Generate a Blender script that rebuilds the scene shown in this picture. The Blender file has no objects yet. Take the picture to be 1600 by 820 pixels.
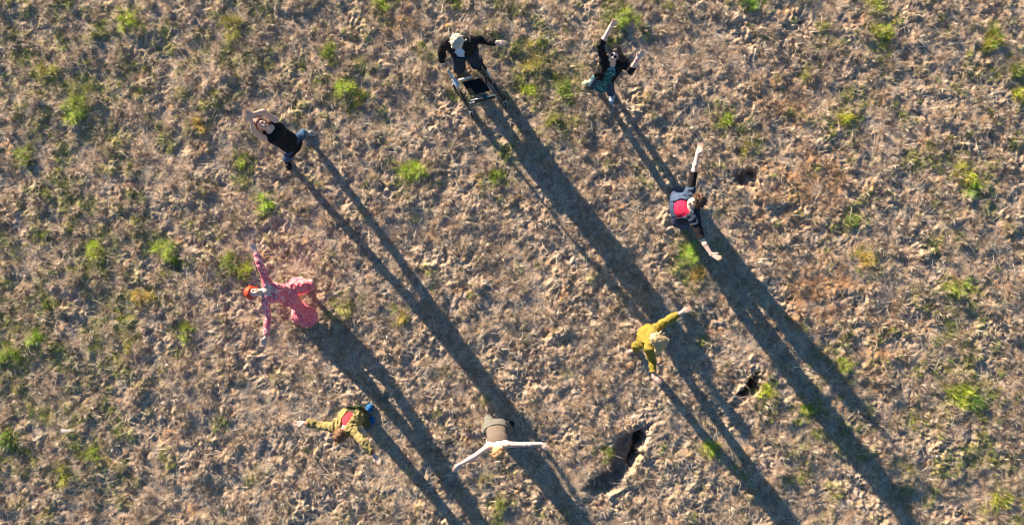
import bpy, math, random
import numpy as np
from mathutils import Vector

random.seed(7)
rng = np.random.default_rng(11)
S = bpy.context.scene
COL = S.collection

# ------------------------------------------------------------------ camera
CAM_H = 12.5
FPX = 1050.0                       # focal length in pixels of the 1600 px wide photograph
cam_d = bpy.data.cameras.new('camera')
cam = bpy.data.objects.new('camera', cam_d); COL.objects.link(cam)
cam.location = (0, 0, CAM_H); cam.rotation_euler = (0, 0, 0)
cam_d.sensor_width = 36; cam_d.lens = FPX / 1600 * 36
cam_d.clip_start = 0.1; cam_d.clip_end = 5000
S.camera = cam

# ------------------------------------------------------------------ light
SUN_EL = math.radians(11.4)
SH = Vector((0.615, -0.7885, 0)).normalized()          # direction shadows fall on the ground
w = bpy.data.worlds.new('World'); S.world = w; w.use_nodes = True
nt = w.node_tree
bg = nt.nodes['Background']
sky = nt.nodes.new('ShaderNodeTexSky'); sky.sky_type = 'NISHITA'; sky.sun_disc = False
sky.sun_elevation = SUN_EL
sky.sun_rotation = math.atan2(-SH.x, -SH.y)
sky.dust_density = 0.0; sky.ozone_density = 5.0; sky.air_density = 1.3
nt.links.new(sky.outputs[0], bg.inputs[0]); bg.inputs[1].default_value = 0.056
sl = bpy.data.lights.new('sun', 'SUN'); sl.energy = 5.0; sl.angle = math.radians(0.5); sl.color = (1.0, 0.83, 0.63)
sun = bpy.data.objects.new('sun', sl); COL.objects.link(sun)
sun.rotation_euler = Vector((SH.x*math.cos(SUN_EL), SH.y*math.cos(SUN_EL), -math.sin(SUN_EL))).to_track_quat('-Z', 'Y').to_euler()
S.view_settings.view_transform = 'Standard'; S.view_settings.look = 'None'
S.view_settings.gamma = 1; S.view_settings.exposure = 1.84; S.view_settings.use_curve_mapping = False
S.render.engine = 'CYCLES'
S.cycles.pixel_filter_type = 'BLACKMAN_HARRIS'; S.cycles.filter_width = 1.0
S.cycles.max_bounces = 4; S.cycles.diffuse_bounces = 2

# ------------------------------------------------------------------ helpers
def P(px, py, z=0.0):
    """a point of the place seen at this pixel of the photograph, z metres above the ground"""
    d = (CAM_H - z) / FPX
    return np.array([(px - 800) * d, -(py - 410) * d, z])

def tag(o, label=None, cat=None, group=None, kind=None):
    if label: o['label'] = label
    if cat: o['category'] = cat
    if group: o['group'] = group
    if kind: o['kind'] = kind
    return o

def mat(name, col, rough=0.8, var=0.12, scale=30, bump=0.0, bscale=80, spec=0.3, metal=0.0, sss=0.0):
    m = bpy.data.materials.new(name); m.use_nodes = True
    n = m.node_tree.nodes; l = m.node_tree.links; b = n['Principled BSDF']
    b.inputs['Roughness'].default_value = rough; b.inputs['Metallic'].default_value = metal
    b.inputs['Specular IOR Level'].default_value = spec
    if sss:
        b.inputs['Subsurface Weight'].default_value = sss
        b.inputs['Subsurface Radius'].default_value = (0.02, 0.008, 0.004); b.inputs['Subsurface Scale'].default_value = 0.3
    tc = n.new('ShaderNodeTexCoord'); no = n.new('ShaderNodeTexNoise'); no.inputs['Scale'].default_value = scale
    no.inputs['Detail'].default_value = 4
    l.new(tc.outputs['Object'], no.inputs['Vector'])
    mx = n.new('ShaderNodeMix'); mx.data_type = 'RGBA'
    mx.inputs[6].default_value = (*[c*(1-var) for c in col], 1)
    mx.inputs[7].default_value = (*[min(1, c*(1+var)) for c in col], 1)
    l.new(no.outputs[0], mx.inputs[0]); l.new(mx.outputs[2], b.inputs['Base Color'])
    if bump:
        n2 = n.new('ShaderNodeTexNoise'); n2.inputs['Scale'].default_value = bscale; n2.inputs['Detail'].default_value = 5
        l.new(tc.outputs['Object'], n2.inputs['Vector'])
        bp = n.new('ShaderNodeBump'); bp.inputs['Strength'].default_value = bump; bp.inputs['Distance'].default_value = 0.01
        l.new(n2.outputs[0], bp.inputs['Height']); l.new(bp.outputs[0], b.inputs['Normal'])
    m['mx'] = mx.name
    return m

def dotted(name, base, dots, scale, size, rough=0.85, third=None):
    """printed cloth: small blossoms scattered over a ground colour"""
    m = mat(name, base, rough, 0.1, 20, 0.3, 90)
    n = m.node_tree.nodes; l = m.node_tree.links; b = n['Principled BSDF']
    mx = n[m['mx']]
    tc = n.new('ShaderNodeTexCoord'); v = n.new('ShaderNodeTexVoronoi'); v.inputs['Scale'].default_value = scale
    l.new(tc.outputs['Object'], v.inputs['Vector'])
    lt = n.new('ShaderNodeMath'); lt.operation = 'LESS_THAN'; lt.inputs[1].default_value = size
    l.new(v.outputs['Distance'], lt.inputs[0])
    m2 = n.new('ShaderNodeMix'); m2.data_type = 'RGBA'; m2.inputs[7].default_value = (*dots, 1)
    l.new(lt.outputs[0], m2.inputs[0]); l.new(mx.outputs[2], m2.inputs[6])
    out = m2
    if third:
        sx = n.new('ShaderNodeSeparateColor'); l.new(v.outputs['Color'], sx.inputs[0])
        m3 = n.new('ShaderNodeMix'); m3.data_type = 'RGBA'; m3.inputs[6].default_value = (*dots, 1); m3.inputs[7].default_value = (*third, 1)
        g = n.new('ShaderNodeMath'); g.operation = 'GREATER_THAN'; g.inputs[1].default_value = 0.55
        l.new(sx.outputs[0], g.inputs[0]); l.new(g.outputs[0], m3.inputs[0]); l.new(m3.outputs[2], m2.inputs[7])
    l.new(out.outputs[2], b.inputs['Base Color'])
    return m

def attr_mat(name, rough=0.75, spec=0.2, bump=True, trans=0.0):
    """dry grass and soil: the colour each blade or clod really has is stored on the mesh"""
    m = bpy.data.materials.new(name); m.use_nodes = True
    n = m.node_tree.nodes; l = m.node_tree.links; b = n['Principled BSDF']
    b.inputs['Roughness'].default_value = rough; b.inputs['Specular IOR Level'].default_value = spec
    a = n.new('ShaderNodeAttribute'); a.attribute_name = 'col'
    l.new(a.outputs['Color'], b.inputs['Base Color'])
    return m

def raw_mesh(name, verts, faces, nper, smooth=False, attr=None):
    me = bpy.data.meshes.new(name)
    nv, nf = len(verts), len(faces)
    me.vertices.add(nv); me.vertices.foreach_set('co', np.ascontiguousarray(verts, dtype=np.float32).ravel())
    me.loops.add(nf*nper); me.loops.foreach_set('vertex_index', np.ascontiguousarray(faces, dtype=np.int32).ravel())
    me.polygons.add(nf)
    me.polygons.foreach_set('loop_start', np.arange(0, nf*nper, nper, dtype=np.int32))
    if smooth: me.polygons.foreach_set('use_smooth', np.ones(nf, dtype=bool))
    if attr is not None:
        c = me.color_attributes.new('col', 'FLOAT_COLOR', 'POINT')
        rgba = np.ones((nv, 4), np.float32); rgba[:, :3] = attr
        c.data.foreach_set('color', rgba.ravel())
    me.update(calc_edges=True)
    return me

def link(name, me, m, parent=None, loc=None):
    o = bpy.data.objects.new(name, me); COL.objects.link(o)
    if m is not None: me.materials.append(m)
    if parent: o.parent = parent
    if loc is not None: o.location = loc
    return o

# ------------------------------------------------------------------ ground relief
GX, GY, GD = 13.2, 8.2, 0.0165
nx = int(2*GX/GD); ny = int(2*GY/GD)
xs = np.linspace(-GX, GX, nx); ys = np.linspace(-GY, GY, ny)
kx = np.fft.fftfreq(nx, d=xs[1]-xs[0]); ky = np.fft.rfftfreq(ny, d=ys[1]-ys[0])
KK = np.sqrt(kx[:, None]**2 + ky[None, :]**2)
def field(wl, bw=0.45, seed=0):
    """band-limited random relief around one wavelength (metres), unit variance"""
    r = np.random.default_rng(seed).standard_normal((nx, ny)).astype(np.float32)
    f = np.fft.rfft2(r)
    f *= np.exp(-(np.log(np.maximum(KK, 1e-4)*wl)**2)/(2*bw**2)); f[0, 0] = 0
    o = np.fft.irfft2(f, s=(nx, ny)); return (o/o.std()).astype(np.float32)
n_big, n_a, n_b, n_c, n_d = field(2.2, seed=1), field(0.62, seed=2), field(0.30, seed=3), field(0.13, seed=4), field(0.055, seed=5)
patch = field(1.4, 0.6, seed=6); n_e = field(0.9, 0.5, seed=8)
lump = np.abs(n_b)
rough_amt = 1.0 + 0.35*np.clip(n_big, -1, 1.5)
zone = np.clip(0.62 + 0.30*field(1.9, 0.5, seed=31) + 0.16*n_e, 0.22, 1.35)      # trodden and smoother here, tussocky there
HT = 0.012*n_big + (0.0072*n_a + 0.0070*n_b + 0.0048*n_c)*zone*1.45 + 0.0017*n_d + 0.006*np.clip(field(0.36, 0.4, seed=33)-0.9, 0, 2)
def sample(F, x, y):
    fx = np.clip((np.asarray(x)+GX)/(2*GX)*(nx-1), 0, nx-1.001); fy = np.clip((np.asarray(y)+GY)/(2*GY)*(ny-1), 0, ny-1.001)
    i = fx.astype(int); j = fy.astype(int); a = fx-i; b = fy-j
    return (F[i, j]*(1-a)*(1-b) + F[i+1, j]*a*(1-b) + F[i, j+1]*(1-a)*b + F[i+1, j+1]*a*b)
XX, YY = np.meshgrid(xs, ys, indexing='ij')
# open cracks and holes washed out of the bank: signed distance to an outline, steep sides
def poly_sd(poly, X, Y):
    poly = np.array(poly); d = np.full(X.shape, 1e9, np.float32); ins = np.zeros(X.shape, bool)
    for k in range(len(poly)):
        a = poly[k]; b = poly[(k+1) % len(poly)]; e = b-a
        wx, wy = X-a[0], Y-a[1]
        t = np.clip((wx*e[0]+wy*e[1])/(e@e), 0, 1)
        d = np.minimum(d, (wx-e[0]*t)**2 + (wy-e[1]*t)**2)
        c = ((a[1] > Y) != (b[1] > Y)) & (X < (b[0]-a[0])*(Y-a[1])/((b[1]-a[1]) or 1e-9)+a[0])
        ins ^= c
    d = np.sqrt(d); return np.where(ins, d, -d)
PITS = [([(1016,660),(1019,677),(1005,700),(1003,718),(986,736),(971,759),(930,778),(908,766),(918,748),(948,727),(956,700),(963,682),(980,670),(997,666)], 0.20, 0.20),
        ([(1003,668),(1010,680),(1000,706),(996,722),(984,734),(978,728),(986,712),(990,692),(995,676)], 0.30, 0.10),
        ([(1183,578),(1190,600),(1181,617),(1163,625),(1153,616),(1166,604),(1171,590)], 0.40, 0.10),
        ([(1150,262),(1175,258),(1186,272),(1172,292),(1152,298),(1142,280)], 0.17, 0.16),
        ([(1312,452),(1325,458),(1326,468),(1314,468),(1308,461)], 0.12, 0.10),
        ([(262,402),(285,398),(290,418),(275,430),(262,420)], 0.10, 0.10)]
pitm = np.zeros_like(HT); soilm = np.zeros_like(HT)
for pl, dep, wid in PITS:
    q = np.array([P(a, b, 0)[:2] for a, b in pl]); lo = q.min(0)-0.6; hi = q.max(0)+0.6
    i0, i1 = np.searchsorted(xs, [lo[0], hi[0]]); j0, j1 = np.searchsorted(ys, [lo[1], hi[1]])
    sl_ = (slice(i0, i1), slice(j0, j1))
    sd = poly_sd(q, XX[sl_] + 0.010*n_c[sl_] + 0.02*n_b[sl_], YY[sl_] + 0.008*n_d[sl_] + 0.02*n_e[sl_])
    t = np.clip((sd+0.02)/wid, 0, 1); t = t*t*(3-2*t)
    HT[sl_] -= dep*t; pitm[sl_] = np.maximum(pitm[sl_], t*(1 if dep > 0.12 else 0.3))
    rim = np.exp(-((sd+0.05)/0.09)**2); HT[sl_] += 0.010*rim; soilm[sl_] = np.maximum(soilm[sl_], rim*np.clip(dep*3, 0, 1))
# raised lip of bare crumbling soil on the far side of the long crack
FEET = [(718,103),(745,94), (925,126),(958,149), (448,251),(473,207), (477,446),(478,499), (574,664),(572,646), (795,673),(766,663), (993,548),(1022,513), (1060,300),(1070,350)]
WALK = [(712,141),(763,131),(738,180),(790,164)]
for fx, fy in FEET+WALK:
    p = P(fx, fy); rr = np.hypot(XX-p[0], YY-p[1]); k = np.clip((0.26-rr)/0.16, 0, 1); k = k*k*(3-2*k)
    HT = (HT*(1-0.85*k)).astype(np.float32)
edge = np.clip(np.minimum((GX-np.abs(XX))/1.2, (GY-np.abs(YY))/1.2), 0, 1); HT *= edge

# colour of the ground: straw litter, bare soil, greenish cover
greenf = 0.55*patch + 0.5*n_e + 0.35*n_a
gmap = np.full_like(HT, -0.55)
for gx, gy, gr, gv in [(60,80,150,1.0),(110,330,110,.75),(60,520,170,1.0),(110,720,130,.75),(250,420,90,.6),(240,130,120,.5),(400,60,120,.75),(540,150,80,.6),(700,20,150,.6),(840,100,90,1.0),(880,190,60,.7),
        (960,30,60,.5),(1360,50,110,.7),(1310,200,70,.7),(1510,280,80,.8),(1590,150,70,.8),(1330,350,50,.6),(1080,410,45,1.0),(1500,450,90,.6),(1510,620,110,1.0),(1570,760,100,.6),(1240,690,100,.75),(1320,570,50,.7),
        (800,780,90,.6),(420,310,50,.6),(780,290,45,.6),(1380,700,80,.4),(360,230,50,.4),(620,770,60,.3),(1090,770,60,.35),(1170,220,50,.4)]:
    q = P(gx, gy); gmap += gv*np.exp(-((XX-q[0])**2+(YY-q[1])**2)/(2*(gr/84*0.75)**2)).astype(np.float32)
gmap = np.clip(gmap, -0.55, 0.75)*0.9
rustm = np.zeros_like(HT); palem = np.zeros_like(HT)
for gx, gy, gr in [(1230,310,45),(1290,270,40),(1225,150,35),(1290,440,45),(1250,480,35),(1370,540,40),(620,30,30)]:
    q = P(gx, gy); rustm += np.exp(-((XX-q[0])**2+(YY-q[1])**2)/(2*(gr/84*0.8)**2)).astype(np.float32)
for ax_, ay_, bx_, by_, wd_ in [(1400,325,1610,405,0.05),(20,365,130,350,0.04),(1035,655,1160,690,0.05)]:
    a_, b_ = P(ax_, ay_)[:2], P(bx_, by_)[:2]; e_ = b_-a_; t_ = np.clip(((XX-a_[0])*e_[0]+(YY-a_[1])*e_[1])/(e_@e_), 0, 1)
    palem = np.maximum(palem, np.exp(-((XX-a_[0]-e_[0]*t_+0.04*n_a)**2+(YY-a_[1]-e_[1]*t_)**2)/(2*wd_**2)))
straw = np.array([0.58, 0.415, 0.285]); soil = np.array([0.22, 0.16, 0.115]); green = np.array([0.20, 0.20, 0.055]); rust = np.array([0.50, 0.255, 0.11]); grey = np.array([0.36, 0.32, 0.27])
def mixc(a, b, t): return a*(1-t[..., None]) + b*t[..., None]
t_soil = np.clip(0.45 - 0.30*n_b - 0.25*n_c - 0.22*n_d, 0, 1)*0.75
GC = mixc(straw, soil, t_soil)
GC = mixc(GC, grey, np.clip(0.35+0.5*field(0.42, 0.5, 21), 0, 1)*0.55)
GC = mixc(GC, rust, np.clip(-1.0+0.7*field(0.8, 0.5, 22)+0.5*n_c+1.6*rustm, 0, 1)*0.75)
GC = mixc(GC, np.array([0.62, 0.50, 0.36]), np.clip(palem, 0, 1)*0.7)
GC = mixc(GC, green, np.clip((0.8*greenf+gmap*1.6-0.15)*0.8+0.4*n_c, 0, 1)*0.65)
GC = mixc(GC, np.array([0.55, 0.40, 0.26]), np.clip(soilm, 0, 1)*0.35*(pitm < 0.3))
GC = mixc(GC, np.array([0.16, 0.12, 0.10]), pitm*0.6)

def tails(a, end, first, n):
    r = np.geomspace(first, end, n); return a + r
tx = tails(GX, 3000, 0.6, 26); ty = tails(GY, 3000, 0.6, 26)
X1 = np.concatenate([-tx[::-1], xs, tx]); Y1 = np.concatenate([-ty[::-1], ys, ty]); T = 26
Z1 = np.zeros((len(X1), len(Y1)), np.float32); Z1[T:-T, T:-T] = HT
C1 = np.empty((len(X1), len(Y1), 3), np.float32); C1[:] = GC.mean((0, 1)); C1[T:-T, T:-T] = GC
A, B = np.meshgrid(X1, Y1, indexing='ij')
V = np.stack([A, B, Z1], -1).reshape(-1, 3)
idx = np.arange(len(X1)*len(Y1), dtype=np.int32).reshape(len(X1), len(Y1))
Fq = np.stack([idx[:-1, :-1], idx[1:, :-1], idx[1:, 1:], idx[:-1, 1:]], -1).reshape(-1, 4)
gm = attr_mat('dry_field', 0.9, 0.12)
n = gm.node_tree.nodes; l = gm.node_tree.links; bs = n['Principled BSDF']
tc = n.new('ShaderNodeTexCoord'); no = n.new('ShaderNodeTexNoise'); no.inputs['Scale'].default_value = 55; no.inputs['Detail'].default_value = 6; no.inputs['Roughness'].default_value = 0.65
l.new(tc.outputs['Object'], no.inputs['Vector'])
rp = n.new('ShaderNodeMapRange'); rp.inputs[1].default_value = 0.35; rp.inputs[2].default_value = 0.68; rp.inputs[3].default_value = 0.45; rp.inputs[4].default_value = 1.55
l.new(no.outputs[0], rp.inputs[0])
mm = n.new('ShaderNodeVectorMath'); mm.operation = 'SCALE'
at = [q for q in n if q.type == 'ATTRIBUTE'][0]
l.new(at.outputs['Color'], mm.inputs[0]); l.new(rp.outputs[0], mm.inputs['Scale']); l.new(mm.outputs[0], bs.inputs['Base Color'])
bp = n.new('ShaderNodeBump'); bp.inputs['Strength'].default_value = 0.6; bp.inputs['Distance'].default_value = 0.02
l.new(no.outputs[0], bp.inputs['Height']); l.new(bp.outputs[0], bs.inputs['Normal'])
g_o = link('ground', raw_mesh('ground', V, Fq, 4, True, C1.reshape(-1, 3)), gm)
tag(g_o, 'dry tussocky pasture ground with straw litter, bare soil and open cracks', kind='structure')
del V, Fq, A, B, C1

# ------------------------------------------------------------------ distinct tufts: places, sizes, labels
# px, py, radius px, hue (0 lime, 1 deep green, 2 yellowish olive), label
TUFTS = [
 (199,35,17,0,'bright lime green tuft at the upper left, left of the first person'),
 (597,8,12,0,'small bright tuft touching the top border left of the white haired man'),
 (120,168,30,0,'broad lime green patch of grass, largest on the upper left'),
 (538,142,19,0,'spiky long-leaved tuft between the black tank top woman and the walker'),
 (562,152,12,1,'smaller long-leaved tuft joined to the right of a spiky one'),
 (645,268,24,0,'bright lime tuft alone in the middle of the shadow stripes'),
 (315,198,14,2,'olive tuft just left of the woman in the black tank top'),
 (255,390,22,0,'green tuft with a dark hollow beside it, left of the red haired woman'),
 (362,412,17,1,'left half of the green grass above the red haired woman'),
 (385,418,14,0,'right half of the green grass touching the raised pink sleeve'),
 (228,462,16,2,'pale olive tuft left of and below the dark hollow'),
 (1550,64,23,1,'dense rounded bright green tuft near the top right corner'),
 (980,30,21,0,'yellow green tuft beside the raised hand of the floral dress woman'),
 (1378,48,19,0,'grass tuft along the top, right of the floral dress woman'),
 (1365,12,11,1,'small green tuft on the top border above a larger one'),
 (1318,182,16,0,'upright green tuft in the right half below the top tufts'),
 (1170,232,11,2,'small yellowish tuft right of the outstretched pale forearm'),
 (1505,272,20,0,'upper part of the wide green patch on the right edge side'),
 (1525,292,18,1,'lower part of the wide green patch on the right edge side'),
 (1325,345,14,1,'lone green tuft right of the man in the magenta shirt'),
 (1350,405,15,2,'ragged olive tuft below a lone green one on the right'),
 (1072,396,21,0,'large yellow green tuft under the elbow of the magenta shirt man'),
 (1088,430,14,2,'dry looking tuft below the magenta shirt man and his shadow'),
 (1500,452,17,1,'leafy green clump in the middle of the right side'),
 (1478,455,11,0,'small green clump left beside a leafy one on the right side'),
 (1500,618,24,0,'big mossy green patch at the lower right, left half'),
 (1535,628,20,1,'big mossy green patch at the lower right, right half'),
 (1590,112,17,1,'green tuft cut by the right border, near the top'),
 (1592,142,11,0,'smaller tuft below another one cut by the right border'),
 (1562,782,18,1,'green tuft in the lower right corner'),
 (1315,566,17,1,'green tuft at the right border of the long shadow'),
 (1255,637,12,0,'tuft of pale blades inside the gap between the long shadows'),
 (1194,616,15,0,'long bladed pale green tuft at the edge of the small hole'),
 (415,316,15,0,'green tuft below the woman in the black tank top'),
 (380,251,10,1,'tiny round green tuft left of the jeans of the tank top woman'),
 (514,84,13,1,'narrow green tuft near the top between two persons'),
 (368,45,22,2,'wide olive clump at the top left of centre'),
 (540,480,15,2,'mustard coloured tuft right of the pink trousers'),
 (625,492,9,2,'tiny yellow tuft inside the band between the shadows'),
 (18,552,20,1,'deep green tuft on the left border at mid height'),
 (52,528,16,0,'lime tuft right above a deep green one by the left border'),
 (198,537,15,2,'spreading tuft of thin leaves at the left, level with the lower arms'),
 (288,521,12,0,'starry green tuft left of the hand of the red haired woman'),
 (100,744,13,0,'bright tuft at the bottom left'),
 (150,706,14,1,'dark green tuft right above a bright one at the bottom left'),
 (12,688,18,1,'green tuft on the left border near the bottom'),
 (862,185,17,2,'olive tuft right of the shadow of the walker man'),
 (826,143,13,0,'green tuft between the walker and the floral dress woman'),
 (828,92,21,2,'tall loose clump just right of the outstretched black sleeve'),
 (880,145,16,1,'dusty green tuft left of the sneakers of the floral dress woman'),
 (775,280,15,1,'green tuft inside the thin shadow below the walker'),
 (1132,186,13,0,'pale green tuft above the stretched forearm of the magenta shirt man'),
 (75,108,17,2,'olive tuft above the broad lime patch on the left'),
 (150,395,19,0,'thin leaved green tuft halfway up on the left'),
 (40,243,15,1,'green tuft near the left border above mid height'),
 (1173,6,18,1,'dark green clump on the top border right of the floral dress woman'),
 (785,790,12,2,'small tuft at the bottom edge below the blond man'),
 (948,727-22,8,1,'small green tuft on the rim of the long crack'),
 (1105,700,13,0,'fresh tuft between the long crack and the shadow of the yellow sleeved woman'),
]

# ------------------------------------------------------------------ blades
def blades(bx, by, bz, L, W, az, el, bend, col, seed=0, keep_world=None):
    """every blade: a tapering strip that leaves the ground at elevation el and bends over"""
    N = len(bx); r = np.random.default_rng(seed)
    d = np.stack([np.cos(az), np.sin(az)], -1); s = np.stack([-np.sin(az), np.cos(az)], -1)
    tw = r.uniform(-0.7, 0.7, N)
    e2 = el - bend
    V = np.zeros((N, 5, 3), np.float32)
    base = np.stack([bx, by, bz], -1)
    mid = base.copy(); mid[:, :2] += d*(L*0.5*np.cos(el))[:, None]; mid[:, 2] += L*0.5*np.sin(el)
    tip = mid.copy(); tip[:, :2] += d*(L*0.5*np.cos(e2))[:, None]; tip[:, 2] += L*0.5*np.sin(e2)
    sv = np.zeros((N, 3)); sv[:, :2] = s*np.cos(tw)[:, None]; sv[:, 2] = np.sin(tw)
    V[:, 0] = base - sv*(W*0.5)[:, None]; V[:, 1] = base + sv*(W*0.5)[:, None]
    V[:, 2] = mid + sv*(W*0.42)[:, None]; V[:, 3] = mid - sv*(W*0.42)[:, None]; V[:, 4] = tip
    o = (np.arange(N)*5)[:, None]
    F = np.concatenate([o+np.array([[0, 1, 2]]), o+np.array([[0, 2, 3]]), o+np.array([[3, 2, 4]])], 1).reshape(-1, 3)
    return V.reshape(-1, 3), F, np.repeat(col, 5, axis=0)

def leafmat(name, rough=0.6):
    m = attr_mat(name, rough, 0.25)
    n = m.node_tree.nodes; l = m.node_tree.links; b = n['Principled BSDF']
    a = [q for q in n if q.type == 'ATTRIBUTE'][0]
    tr = n.new('ShaderNodeBsdfTranslucent'); l.new(a.outputs['Color'], tr.inputs[0])
    mx = n.new('ShaderNodeMixShader'); mx.inputs[0].default_value = 0.28
    l.new(b.outputs[0], mx.inputs[1]); l.new(tr.outputs[0], mx.inputs[2]); l.new(mx.outputs[0], n['Material Output'].inputs[0])
    return m
M_dry = leafmat('dry_blade'); M_green = leafmat('green_blade', 0.5)

NU = 210000; NC = 7000; PC = 55
cx = rng.uniform(-12.4, 12.4, NC*2); cy = rng.uniform(-7.4, 7.4, NC*2)
kc = rng.random(NC*2) < np.clip(0.5+0.35*sample(n_b, cx, cy)+0.2*sample(n_a, cx, cy), 0.05, 1)
cx, cy = cx[kc][:NC], cy[kc][:NC]; NC = len(cx); crad = rng.uniform(0.02, 0.075, NC); chh = rng.uniform(0.6, 1.35, NC)
ci_ = np.repeat(np.arange(NC), PC)
ca = rng.uniform(0, 2*np.pi, NC*PC); cr = crad[ci_]*np.sqrt(rng.random(NC*PC))
bx = np.concatenate([rng.uniform(-12.4, 12.4, NU), cx[ci_]+cr*np.cos(ca)]); by = np.concatenate([rng.uniform(-7.4, 7.4, NU), cy[ci_]+cr*np.sin(ca)])
NB = len(bx)
L = np.concatenate([rng.uniform(0.04, 0.13, NU), rng.uniform(0.06, 0.15, NC*PC)*chh[ci_]])
az = np.concatenate([rng.uniform(0, 2*np.pi, NU), ca+rng.normal(0, 0.6, NC*PC)])
el = np.radians(np.concatenate([rng.uniform(0, 32, NU), rng.uniform(25, 80, NC*PC)])); bend = np.radians(np.concatenate([rng.uniform(0, 30, NU), rng.uniform(20, 95, NC*PC)]))
tone = np.concatenate([rng.uniform(0.7, 1.2, NU), np.repeat(rng.uniform(0.72, 1.22, NC), PC)*rng.uniform(0.85, 1.15, NC*PC)])
keep = (sample(pitm, bx, by) < 0.12) & (rng.random(NB) > 0.35*sample(soilm, bx, by))
for fx_, fy_ in FEET:
    p_ = P(fx_, fy_); keep &= np.hypot(bx-p_[0], by-p_[1]) > 0.06
bx, by, L, az, el, bend, tone = [q[keep] for q in (bx, by, L, az, el, bend, tone)]; NB = len(bx)
W = rng.uniform(0.004, 0.010, NB)
cols = np.array([[0.64, 0.49, 0.37], [0.56, 0.42, 0.31], [0.45, 0.34, 0.26], [0.82, 0.75, 0.64], [0.32, 0.25, 0.19], [0.58, 0.40, 0.23], [0.48, 0.45, 0.33]])
cc = cols[rng.choice(7, NB, p=[.2, .22, .16, .10, .12, .10, .10])]*tone[:, None]
rr_ = np.clip(sample(rustm, bx, by), 0, 1)[:, None]*0.45; cc = cc*(1-rr_)+np.array([[0.55, 0.30, 0.14]])*tone[:, None]*rr_
V, F, C = blades(bx, by, sample(HT, bx, by)-0.004, L, W, az, el, bend, cc, 1)
tag(link('dry_grass', raw_mesh('dry_grass', V, F, 3, False, C), M_dry), 'matted straw-coloured dry grass covering the whole field', kind='stuff')

NS = 15000
bx = rng.uniform(-12.4, 12.4, NS); by = rng.uniform(-7.4, 7.4, NS); k = (sample(pitm, bx, by) < 0.1); bx, by = bx[k], by[k]; NS = len(bx)
V, F, C = blades(bx, by, sample(HT, bx, by)+0.01, rng.uniform(0.14, 0.34, NS), rng.uniform(0.004, 0.008, NS), rng.uniform(0, 6.283, NS), np.radians(rng.uniform(5, 28, NS)), np.radians(rng.uniform(5, 40, NS)), np.array([[0.80, 0.70, 0.54]])*rng.uniform(0.6, 1.1, (NS, 1)), 5)
tag(link('fallen_stalks', raw_mesh('fallen_stalks', V, F, 3, False, C), M_dry), 'long pale fallen stalks lying crosswise over the field', kind='stuff')

NG = 260000
bx = rng.uniform(-12.4, 12.4, NG); by = rng.uniform(-7.4, 7.4, NG)
gf = sample(greenf, bx, by) + 1.4*sample(gmap, bx, by) + 0.55*sample(n_b, bx, by) + 0.5*sample(n_c, bx, by)
keep = (rng.random(NG) < np.clip((gf-0.55)*0.30, 0.01, 0.35)) & (sample(pitm, bx, by) < 0.2)
bx, by = bx[keep], by[keep]
mx_ = rng.uniform(-12.4, 12.4, 40000); my_ = rng.uniform(-7.4, 7.4, 40000)
mg = 0.75*sample(greenf, mx_, my_) + 1.5*sample(gmap, mx_, my_) + 0.35*sample(n_b, mx_, my_)
km = (rng.random(40000) < np.clip((mg-0.25)*0.33, 0.004, 0.36)) & (sample(pitm, mx_, my_) < 0.1); mx_, my_ = mx_[km], my_[km]; NM = len(mx_)
for tx_, ty_, tr_, *_r in TUFTS:                                    # muted growth straggling round the distinct tufts
    q = P(tx_, ty_); nn = 5+tr_//3; aa = rng.uniform(0, 6.283, nn); dd_ = tr_/84*rng.uniform(0.7, 2.0, nn)
    mx_ = np.concatenate([mx_, q[0]+dd_*np.cos(aa)]); my_ = np.concatenate([my_, q[1]+dd_*np.sin(aa)])
NM = len(mx_)
msz = rng.uniform(0.5, 1.6, NM)*rng.uniform(0.6, 1.2, NM); per = 34; mi_ = np.repeat(np.arange(NM), per); ma = rng.uniform(0, 6.283, NM*per); mr = 0.055*msz[mi_]*np.sqrt(rng.random(NM*per))
print('green clumps', NM)
NU2 = len(bx); bx = np.concatenate([bx, mx_[mi_]+mr*np.cos(ma)]); by = np.concatenate([by, my_[mi_]+mr*np.sin(ma)]); NG = len(bx)
L = rng.uniform(0.04, 0.11, NG); L[NU2:] *= 1.0*np.sqrt(msz[mi_]); W = rng.uniform(0.005, 0.010, NG)
az = rng.uniform(0, 2*np.pi, NG); az[NU2:] = ma+rng.normal(0, 0.8, NM*per); el = np.radians(rng.uniform(15, 75, NG)); bend = np.radians(rng.uniform(5, 60, NG))
gcols = np.array([[0.25, 0.30, 0.05], [0.34, 0.35, 0.075], [0.15, 0.22, 0.04], [0.42, 0.38, 0.12], [0.20, 0.23, 0.11]])
gi = rng.choice(5, NG); gi[NU2:] = np.where(rng.random(NM*per) < 0.55, rng.choice(5, NM)[mi_], gi[NU2:])
cc = gcols[gi]*rng.uniform(0.8, 1.3, (NG, 1))
V, F, C = blades(bx, by, sample(HT, bx, by)-0.004, L, W, az, el, bend, cc, 2)
tag(link('green_ground_cover', raw_mesh('green_ground_cover', V, F, 3, False, C), M_green), 'thin olive green grass growing through the dry pasture', kind='stuff')

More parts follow.
